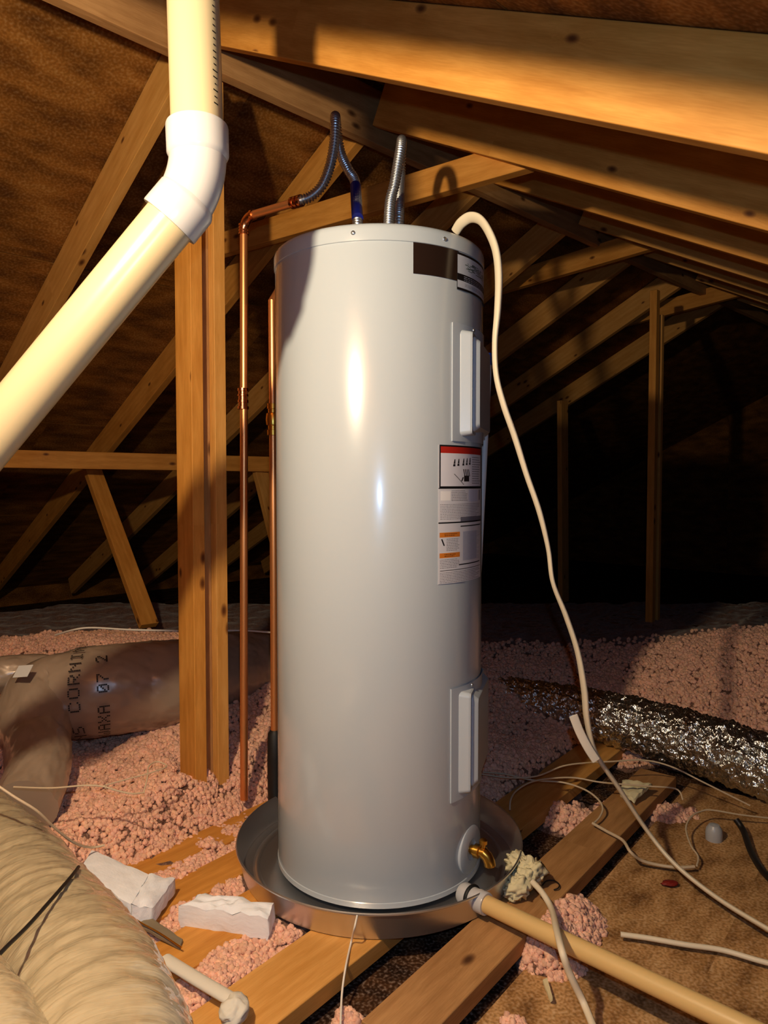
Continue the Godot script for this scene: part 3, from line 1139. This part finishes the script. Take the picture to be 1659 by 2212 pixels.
	var tp := thing("relief_tube", "thin white relief tube with a blue top along the heater's right edge", "tube", tb)
	mb = MB.new()
	mb.tube([ta - tb, V(0, 0, 0)], 0.0085, 14)
	obj("tube", mb.mesh(), M.white, tp)
	mb = MB.new()
	mb.tube([ta - tb + V(0.0002, 0.022, 0), ta - tb + V(-0.0005, -0.008, 0)], 0.0105, 14)
	obj("blue_cap", mb.mesh(), M.blue_light, tp)


# ---------------------------------------------------------------- ducts
func duct_row(pts: Array, i: int) -> Array:   # centre, outward (towards the camera side), up
	var d: Vector3 = (pts[mini(i + 1, pts.size() - 1)] - pts[maxi(i - 1, 0)]).normalized()
	var up := (Vector3.UP - d * d.y).normalized()
	if absf(d.y) > 0.98:
		up = (Vector3.BACK - d * d.z).normalized()
	return [pts[i], up.cross(d).normalized(), up]


func duct_mesh(pts: Array, r, amp: float, fs: float, fa: float, sd: int, seg := 72, squash := 1.0, rib := 0.0, pitch := 0.04) -> ArrayMesh:
	var f := nz(sd, 1.0, 3)
	var mb := MB.new()
	var rows := []
	var ins := []
	var s := 0.0
	for i in pts.size():
		if i:
			s += pts[i].distance_to(pts[i - 1])
		var fr := duct_row(pts, i)
		var row := []
		var rr: float = r if (r is float) else r[mini(int(float(i) / (pts.size() - 1) * (r.size() - 1)), r.size() - 2)] + (r[mini(int(float(i) / (pts.size() - 1) * (r.size() - 1)) + 1, r.size() - 1)] - r[mini(int(float(i) / (pts.size() - 1) * (r.size() - 1)), r.size() - 2)]) * fmod(float(i) / (pts.size() - 1) * (r.size() - 1), 1.0)
		for c in seg:
			var a := TAU * c / seg
			var q := f.get_noise_3d(cos(a) * fa, sin(a) * fa, s * fs)
			var q2 := f.get_noise_3d(cos(a) * fa * 2.7 + 7.0, sin(a) * fa * 2.7, s * fs * 2.3)
			var k := rr + amp * (q - 0.7 * absf(q2)) + rib * cos(TAU * s / pitch)
			row.append(fr[0] + fr[1] * cos(a) * k + fr[2] * sin(a) * k * squash)
		rows.append(row)
		ins.append(fr[0])
	mb.grid(rows, true, ins, 1.0, 1.0)
	mb.cap(rows[0], (pts[0] - pts[1]).normalized())
	mb.cap(rows[-1], (pts[-1] - pts[-2]).normalized())
	return mb.mesh()


const FONT := {"A": "0E11111F111111", "C": "0E11101010110E", "E": "1F10101E10101F", "G": "0E11101713110E", "I": "0E04040404040E", "N": "11191513111111", "O": "0E11111111110E", "R": "1E11111E141211", "S": "0F10100E01011E", "W": "1111111515150A", "X": "11110A040A1111", "0": "0E11131519110E", "7": "1F010204080808", "2": "0E11010204081F", " ": "00000000000000"}


func build_ducts() -> void:
	# foreground duct
	var pb := resample(smooth([V(-1.695,0.221,-2.023), V(-1.265,0.143,-1.850), V(-0.909,0.094,-1.608), V(-0.674,0.089,-1.367), V(-0.499,0.115,-1.148), V(-0.388,0.127,-0.969), V(-0.332,0.128,-0.839)], 12), 0.008)
	var t := tag(obj("flexible_duct", duct_mesh(pb, 0.128, 0.0065, 21.0, 0.9, 71, 84), M.duct), "large cream shiny flexible duct in the bottom left foreground", "duct")
	# corner of another duct beside it
	var pc := resample(smooth([V(-0.832,0.222,-1.092), V(-0.666,0.227,-1.013), V(-0.519,0.216,-0.892), V(-0.436,0.186,-0.791)], 12), 0.008)
	tag(obj("flexible_duct", duct_mesh(pc, 0.085, 0.006, 26.0, 0.7, 73, 64), M.duct), "cream duct edge in the very bottom left corner", "duct")
	# printed duct behind
	var pa := resample(smooth([V(-0.245,0.232,-2.924), V(-0.492,0.238,-2.824), V(-0.705,0.253,-2.535), V(-0.838,0.259,-2.445), V(-0.942,0.260,-2.385), V(-1.026,0.255,-2.365), V(-1.101,0.249,-2.344), V(-1.108,0.221,-2.273), V(-1.050,0.175,-2.151), V(-0.965,0.148,-1.990), V(-0.929,0.110,-1.829)], 12), 0.01)
	var da := thing("flexible_duct", "grey printed flexible duct with a white tag behind the post, bending down at left", "duct", pa[-1])
	var org: Vector3 = pa[-1]
	for i in pa.size():
		pa[i] -= org
	obj("jacket", duct_mesh(pa, [0.10, 0.12, 0.14, 0.148, 0.15, 0.15, 0.148, 0.12, 0.095, 0.085, 0.085], 0.007, 7.0, 1.3, 81, 80), M.duct_grey, da)
	letters(pa, da, "OWENS CORNING", 0.0064, 13)
	letters(pa, da, "WAXA 07 2", 0.0050, 8)
	# white tag stuck on the jacket
	var nn := Vector3(-0.30, 0.70, 0.65).normalized()
	var tx := Vector3(0.95, 0.12, 0.28)
	tx = (tx - nn * tx.dot(nn)).normalized()
	var tg := MB.new()
	tg.box(Transform3D(Basis(tx, nn.cross(tx), nn), V(-1.112,0.373,-2.204) - org), Vector3(0.056, 0.042, 0.0012), 0.0)
	obj("tag", tg.mesh(), M.white, da)
	# grey duct running off to the left behind it
	var pd := resample(smooth([V(-1.111,0.280,-2.526), V(-1.233,0.298,-2.476), V(-1.399,0.297,-2.376), V(-1.606,0.294,-2.276)], 10), 0.01)
	var dd := thing("flexible_duct", "narrow grey duct running off the left edge behind the printed duct", "duct", pd[0])
	org = pd[0]
	for i in pd.size():
		pd[i] -= org
	obj("jacket", duct_mesh(pd, 0.062, 0.006, 9.0, 1.2, 83, 48), M.duct_grey, dd)
	# duct on the right with the glittering foil jacket
	var pf := resample(smooth([V(0.145,0.046,-3.167), V(0.440,0.081,-2.948), V(0.691,0.096,-2.729), V(0.877,0.096,-2.549), V(1.062,0.084,-2.368), V(1.221,0.062,-2.207), V(1.374,0.037,-2.046)], 12), 0.006)
	tag(obj("flexible_duct", duct_mesh(pf, [0.070, 0.072, 0.080, 0.090, 0.097, 0.10, 0.10], 0.016, 22.0, 3.2, 91, 90), M.duct_foil), "glittering foil jacketed duct crossing behind the white cable at right", "duct")


func letters(pts: Array, parent: Node, word: String, adv: float, onward: int) -> void:
	# a row of ink-jet dots round the jacket, reading upwards
	var best := 0
	var want := V(-0.87, 0, 0)
	for i in pts.size():
		if absf(pts[i].x + parent.position.x - want.x) < absf(pts[best].x + parent.position.x - want.x):
			best = i
	best += onward
	var mb := MB.new()
	var total := word.length() * 6.4 * adv
	for ci in word.length():
		var code: String = FONT.get(word[ci], "00000000000000")
		for ry in 7:
			var bits := code.substr(ry * 2, 2).hex_to_int()
			for rx in 5:
				if bits & (1 << (4 - rx)) == 0:
					continue
				var arc := (ci * 6.4 + rx) * adv - total * 0.56
				var along := (3.0 - ry) * 0.0052
				var fr := duct_row(pts, best)
				var a := arc / 0.15 + 0.25
				var nn: Vector3 = fr[1] * cos(a) + fr[2] * sin(a)
				var tg: Vector3 = fr[2] * cos(a) - fr[1] * sin(a)
				var ax: Vector3 = nn.cross(tg)
				var dirv: Vector3 = (pts[best + 1] - pts[best - 1]).normalized()
				var c: Vector3 = pts[best] + dirv * along + nn * 0.1575
				var ids := []
				for q in [[-1, -1], [1, -1], [1, 1], [-1, 1]]:
					ids.append(mb.vert(c + tg * q[0] * 0.0024 + ax * q[1] * 0.0024, nn))
				mb.quad(ids[0], ids[1], ids[2], ids[3])
	var o := obj("printed_lettering", mb.mesh(), M.print, parent)
	o.set_meta("label", "black lettering printed round the jacket")
	o.set_meta("kind", "stuff")


# ---------------------------------------------------------------- cables
func cord(called: String, pts: Array, r: float, m: Material, label: String, category := "wire", group := "", flat := 1.0) -> MeshInstance3D:
	var mb := MB.new()
	mb.tube(smooth(pts, 8), r, 8, flat)
	var o := obj(called, mb.mesh(), m)
	tag(o, label, category, group)
	return o


func build_cables() -> void:
	var pts := [V(0.164,1.529,-1.684), V(0.175,1.541,-1.664), V(0.194,1.547,-1.645), V(0.214,1.533,-1.624), V(0.231,1.497,-1.603), V(0.244,1.453,-1.591), V(0.248,1.395,-1.579), V(0.244,1.322,-1.566), V(0.238,1.253,-1.563), V(0.241,1.183,-1.560), V(0.257,1.119,-1.558), V(0.283,1.050,-1.565), V(0.310,0.970,-1.572), V(0.340,0.889,-1.579), V(0.364,0.806,-1.596), V(0.379,0.729,-1.613), V(0.413,0.651,-1.630), V(0.445,0.564,-1.646), V(0.466,0.471,-1.663), V(0.478,0.395,-1.680), V(0.506,0.307,-1.706), V(0.574,0.207,-1.742), V(0.658,0.083,-1.767), V(0.707,0.027,-1.715), V(0.767,-0.002,-1.624), V(0.819,0.004,-1.494), V(0.871,0.017,-1.365)]
	var wide := [0.011, 0.012, 0.0125, 0.0125, 0.0135, 0.0140, 0.0145, 0.0130, 0.0105, 0.0105, 0.0115, 0.0115, 0.0105, 0.0105, 0.0085, 0.0085, 0.0105, 0.0110, 0.0125, 0.0120, 0.0110, 0.0105, 0.0100, 0.0100, 0.0100, 0.0100, 0.0100]
	var sm := smooth(pts, 8)
	var rad := []
	for i in sm.size():
		var u := float(i) / 8.0
		var k := mini(int(u), wide.size() - 2)
		rad.append(lerpf(wide[k], wide[k + 1], u - k))
	var t := thing("power_cable", "thick white power cable arching from the heater top down across the floor at right", "cable", sm[0])
	var o: Vector3 = sm[0]
	for i in sm.size():
		sm[i] -= o
	var mb := MB.new()
	mb.tube(sm, rad, 16, 0.55, true, Vector3.BACK)
	obj("sheath", mb.mesh(), M.cable, t)
	mb = MB.new()
	var fl := [V(0.443,0.408,-1.670), V(0.459,0.369,-1.674), V(0.480,0.329,-1.677), V(0.501,0.297,-1.681)]
	for i in fl.size():
		fl[i] -= o
	mb.tube(smooth(fl, 5), 0.0105, 10, 0.22, true, Vector3.BACK)
	obj("tape_flap", mb.mesh(), M.wire_white, t)
	# floor cables
	cord("cable", [V(0.334,0.055,-1.591), V(0.349,0.050,-1.554), V(0.357,0.045,-1.501), V(0.331,0.095,-1.351), V(0.321,0.108,-1.270), V(0.334,0.070,-1.263), V(0.358,0.020,-1.255), V(0.359,0.020,-1.180)], 0.0068, M.cable, "beige cable leaving the crumpled foam and crossing over the tan drain pipe", "cable")
	cord("cable", [V(0.515,-0.030,-1.535), V(0.570,-0.030,-1.522), V(0.641,-0.030,-1.500), V(0.711,-0.030,-1.482), V(0.772,-0.030,-1.448), V(0.846,-0.030,-1.413)], 0.0058, M.cable, "beige cable lying on the brown panel at the right edge", "cable")
	cord("wire", [V(0.575,0.015,-1.956), V(0.601,0.012,-1.917), V(0.628,0.012,-1.867), V(0.633,0.005,-1.820), V(0.663,-0.020,-1.826), V(0.704,-0.030,-1.822), V(0.752,-0.030,-1.809), V(0.795,-0.030,-1.813)], 0.0042, M.wire, "thin beige wire over the dusty board, passing under the thick cable", "wire")
	cord("wire", [V(0.803,-0.030,-1.818), V(0.822,-0.025,-1.854), V(0.824,-0.020,-1.905), V(0.841,-0.010,-1.976), V(0.875,0.000,-2.024), V(0.922,-0.000,-2.062), V(0.958,0.000,-2.068), V(1.035,-0.010,-2.060), V(1.128,-0.020,-2.058)], 0.0026, M.wire, "thin curling wire beside the grey knob on the brown panel", "wire")
	cord("wire", [V(0.307,0.060,-2.197), V(0.370,0.060,-2.183), V(0.451,0.050,-2.162), V(0.538,0.050,-2.145), V(0.590,0.050,-2.095), V(0.617,0.040,-2.055), V(0.621,0.030,-2.017), V(0.602,0.020,-1.982), V(0.578,0.015,-1.956)], 0.0028, M.wire, "thin wire coming round the heater and hooking down to the dusty board", "wire")
	cord("wire", [V(0.297,0.065,-2.171), V(0.379,0.060,-2.155), V(0.461,0.070,-2.144), V(0.544,0.090,-2.169), V(0.622,0.090,-2.195), V(0.704,0.090,-2.206), V(0.808,0.090,-2.217), V(0.884,0.080,-2.191), V(0.964,0.050,-2.145), V(1.081,0.000,-2.098)], 0.0025, M.wire, "thin wire arching behind the thick cable below the foil duct", "wire")
	cord("wire", [V(0.355,0.030,-2.003), V(0.361,0.050,-2.024), V(0.384,0.060,-2.062), V(0.431,0.070,-2.097), V(0.491,0.070,-2.124), V(0.573,0.065,-2.143), V(0.650,0.060,-2.121), V(0.782,0.055,-2.106), V(0.862,0.050,-2.098), V(0.870,0.030,-2.068)], 0.0025, M.wire, "looped thin wire standing up from the dark gap behind the heater", "wire")
	cord("wire", [V(-0.055,0.065,-1.448), V(-0.060,0.050,-1.430), V(-0.068,0.006,-1.451), V(-0.075,0.006,-1.374), V(-0.080,-0.020,-1.334), V(-0.078,-0.030,-1.254)], 0.0022, M.wire_white, "thin pale wire hanging over the front rim of the pan", "wire")
	# wires at the left
	cord("wire", [V(-0.892,0.220,-1.713), V(-0.793,0.226,-1.693), V(-0.716,0.232,-1.693), V(-0.676,0.226,-1.703), V(-0.641,0.211,-1.712), V(-0.611,0.200,-1.722), V(-0.587,0.194,-1.742)], 0.0022, M.wire, "pale thin wire lying across the duct end and the pink pile, forked at right", "wire")
	cord("wire", [V(-0.676,0.226,-1.703), V(-0.627,0.224,-1.753), V(-0.583,0.224,-1.793), V(-0.560,0.223,-1.833), V(-0.587,0.231,-1.843), V(-0.599,0.231,-1.813), V(-0.590,0.218,-1.773), V(-0.589,0.194,-1.742)], 0.0018, M.wire, "thin wire loop on top of the pink pile left of the post", "wire")
	cord("wire", [V(-0.826,0.340,-1.477), V(-0.769,0.301,-1.476), V(-0.730,0.262,-1.494), V(-0.714,0.201,-1.542), V(-0.700,0.141,-1.600), V(-0.691,0.095,-1.668), V(-0.666,0.090,-1.688)], 0.0028, M.wire, "pale thin wire curving along the foreground duct's upper edge", "wire")
	cord("wire", [V(-1.210,0.393,-2.640), V(-1.116,0.425,-2.581), V(-1.049,0.432,-2.582), V(-0.916,0.425,-2.581), V(-0.789,0.418,-2.601), V(-0.681,0.406,-2.641), V(-0.536,0.402,-2.681), V(-0.397,0.393,-2.680), V(-0.268,0.367,-2.779)], 0.0035, M.wire_white, "white cable running along the top of the printed duct", "wire")
	cord("wire", [V(-0.552,0.278,-0.964), V(-0.552,0.274,-1.024), V(-0.557,0.259,-1.104), V(-0.563,0.247,-1.193), V(-0.573,0.231,-1.293), V(-0.592,0.208,-1.372)], 0.0032, M.wire_dark, "dark thin strand standing for a shadow line across the foreground duct to the white block", "wire")  # dark strand added in place of a shadow line on the duct
	cord("wire", [V(0.997,0.000,-2.010), V(1.005,-0.020,-1.983), V(0.978,-0.030,-1.888), V(0.958,-0.030,-1.784), V(0.964,-0.030,-1.712)], 0.0085, M.wire_dark, "dark cable on the brown panel running from the grey knob to the right edge", "cable")


# ---------------------------------------------------------------- scraps
func slab(mb: MB, corners: Array, thick: float, wob: float, sd: int, res := 10) -> void:
	# a soft-edged slab over four top corners (in order)
	var f := nz(sd, 1.0, 2)
	var top := []
	for i in res + 1:
		var row := []
		for j in res + 1:
			var u := float(i) / res
			var w := float(j) / res
			var p: Vector3 = corners[0].lerp(corners[1], u).lerp(corners[3].lerp(corners[2], u), w)
			p.y += wob * f.get_noise_2d(p.x * 30.0, p.z * 30.0)
			var e := minf(minf(u, 1.0 - u), minf(w, 1.0 - w))
			if e <= 0.0001:
				p.y -= thick * 0.12
			row.append(p)
		top.append(row)
	var ins := []
	for r in top:
		ins.append(r[res / 2] - V(0, 1, 0))
	mb.grid(top, false, ins, 8.0, 1.0)
	var ring := []
	for i in res:
		ring.append(top[i][0])
	for j in res:
		ring.append(top[res][j])
	for i in res:
		ring.append(top[res - i][res])
	for j in res:
		ring.append(top[0][res - j])
	var mid := Vector3.ZERO
	for p in ring:
		mid += p
	mid /= ring.size()
	var rows := []
	for k in 4:
		var row := []
		for p in ring:
			var q: Vector3 = p - V(0, thick * k / 3.0, 0)
			var away: Vector3 = (p - mid) * Vector3(1, 0, 1)
			q += away.normalized() * (thick * 0.05 * sin(PI * k / 3.0) + wob * 0.5 * f.get_noise_3d(p.x * 40.0, k * 2.0, p.z * 40.0))
			row.append(q)
		rows.append(row)
	var c := []
	for k in 4:
		c.append(mid - V(0, thick * k / 3.0, 0))
	mb.grid(rows, true, c, 8.0, 2.0)
	mb.cap(rows[-1], Vector3.DOWN)


func build_scraps() -> void:
	var b1 := thing("fibre_block", "white fibre strip folded near its end, leaning on the foreground duct", "packing block")
	var mb := MB.new()
	slab(mb, [V(-0.685,0.075,-1.570), V(-0.702,0.075,-1.701), V(-0.534,0.065,-1.608), V(-0.534,0.065,-1.493)], 0.022, 0.003, 3)
	obj("strip", mb.mesh(), M.fibre, b1)
	mb = MB.new()
	slab(mb, [V(-0.532,0.068,-1.488), V(-0.533,0.068,-1.606), V(-0.480,0.050,-1.625), V(-0.494,0.048,-1.508)], 0.035, 0.006, 4)
	obj("folded_end", mb.mesh(), M.fibre, b1)
	mb = MB.new()
	slab(mb, [V(-0.439,0.050,-1.519), V(-0.405,0.050,-1.557), V(-0.238,0.050,-1.527), V(-0.243,0.050,-1.475)], 0.048, 0.010, 6)
	tag(obj("fibre_block", mb.mesh(), M.fibre), "thick white fibre block lying beside the pan's left edge", "packing block")
	# thin dusty metal strip under the first block
	mb = MB.new()
	slab(mb, [V(-0.598,0.035,-1.527), V(-0.554,0.035,-1.544), V(-0.417,0.008,-1.460), V(-0.416,0.008,-1.435)], 0.006, 0.002, 8)
	tag(obj("dusty_board", mb.mesh(), mat(Color(0.50, 0.45, 0.36), 0.85)), "thin dusty grey board scrap below the folded white block", "board scrap")
	cord("wire", [V(-0.569,0.042,-1.512), V(-0.515,0.032,-1.482), V(-0.464,0.022,-1.458), V(-0.409,0.014,-1.424)], 0.0016, M.brass, "brass coloured stiff wire along the edge of the dusty board scrap", "wire")
	# plaster-dusted stick with a white end
	var st := thing("dusty_stick", "plaster dusted stick with a rounded white end in front of the pan board", "stick")
	mb = MB.new()
	mb.tube([V(-0.425,0.030,-1.364), V(-0.343,0.030,-1.304), V(-0.273,0.030,-1.255)], 0.014, 10, 0.6)
	obj("stick", mb.mesh(), M.plaster, st)
	mb = MB.new()
	blob(mb, V(-0.261,0.030,-1.228), Vector3(0.026, 0.020, 0.032), 20, 14, 0.16, 1.6, 12)
	obj("white_end", mb.mesh(), M.plaster, st)
	# crumpled foam beside the drain valve
	var fm := thing("foam_lump", "crumpled cream foam lump by the drain valve", "foam")
	for k in 5:
		mb = MB.new()
		var c: Vector3 = [V(0.323,0.040,-1.698), V(0.347,0.040,-1.667), V(0.329,0.035,-1.646), V(0.305,0.030,-1.616), V(0.291,0.020,-1.615)][k]
		blob(mb, c, Vector3(0.030, 0.024, 0.028) * [1.0, 1.05, 0.9, 0.95, 0.7][k], 22, 16, 0.38, 2.6, 40 + k)
		obj("foam_fold", mb.mesh(), M.foam, fm)
	mb = MB.new()
	slab(mb, [V(0.705,0.030,-2.119), V(0.733,0.045,-2.184), V(0.812,0.045,-2.157), V(0.735,0.030,-2.087)], 0.012, 0.008, 15)
	tag(obj("paper_scrap", mb.mesh(), M.foam), "pale crumpled scrap under the thick white cable behind the dusty board", "scrap")
	mb = MB.new()
	ring_stack(mb, V(0.926,-0.030,-1.990), Vector3.UP, [Vector2(0.022, -0.018), Vector2(0.023, 0.0), Vector2(0.021, 0.014), Vector2(0.014, 0.024), Vector2(0.0, 0.027)], 24)
	tag(obj("grey_knob", mb.mesh(), mat(Color(0.66, 0.67, 0.68), 0.35)), "rounded grey white knob standing on the brown panel at right", "knob")
	mb = MB.new()
	blob(mb, V(0.710,-0.040,-1.754), Vector3(0.020, 0.005, 0.012), 14, 10, 0.3, 2.0, 66)
	tag(obj("red_scrap", mb.mesh(), mat(Color(0.48, 0.10, 0.06), 0.6)), "small red scrap on the brown panel below the thick cable", "scrap")
	mb = MB.new()
	slab(mb, [V(0.317,-0.040,-1.405), V(0.324,-0.030,-1.397), V(0.322,-0.030,-1.341), V(0.319,-0.040,-1.348)], 0.005, 0.002, 19)
	tag(obj("wood_chip", mb.mesh(), M.foam), "pale yellow wood chip in the dark gap below the drain pipe", "scrap")
	cord("wire", [V(0.374,0.004,-1.668), V(0.386,0.006,-1.682), V(0.404,0.006,-1.684), V(0.413,0.006,-1.668), V(0.407,0.006,-1.652), V(0.396,0.004,-1.648)], 0.0016, M.wire_dark, "small dark curl of wire on the dusty board beside the foam", "wire")
	# the bulb itself, above and left of the picture
	var lb := thing("light_bulb", "bare glowing bulb hanging in front of the slanting pipe, above the left edge", "lamp", LAMP)
	var glow := mat(Color(1, 0.95, 0.85), 0.4)
	glow.emission_enabled = true
	glow.emission = Color(1.0, 0.90, 0.75)
	glow.emission_energy_multiplier = 8.0
	mb = MB.new()
	mb.lathe(Transform3D.IDENTITY, [Vector2(0.0, -0.036), Vector2(0.016, -0.033), Vector2(0.028, -0.020), Vector2(0.031, 0.0), Vector2(0.028, 0.016), Vector2(0.019, 0.034), Vector2(0.014, 0.048)], 24)
	obj("bulb_glass", mb.mesh(), glow, lb)
	mb = MB.new()
	mb.lathe(Transform3D.IDENTITY, [Vector2(0.014, 0.046), Vector2(0.019, 0.048), Vector2(0.020, 0.085), Vector2(0.012, 0.095), Vector2(0.0, 0.096)], 20)
	obj("socket", mb.mesh(), M.rubber, lb)
	mb = MB.new()
	mb.tube([V(0, 0.094, 0), V(0, 0.26, 0)], 0.003, 8)
	obj("cord", mb.mesh(), M.rubber, lb)
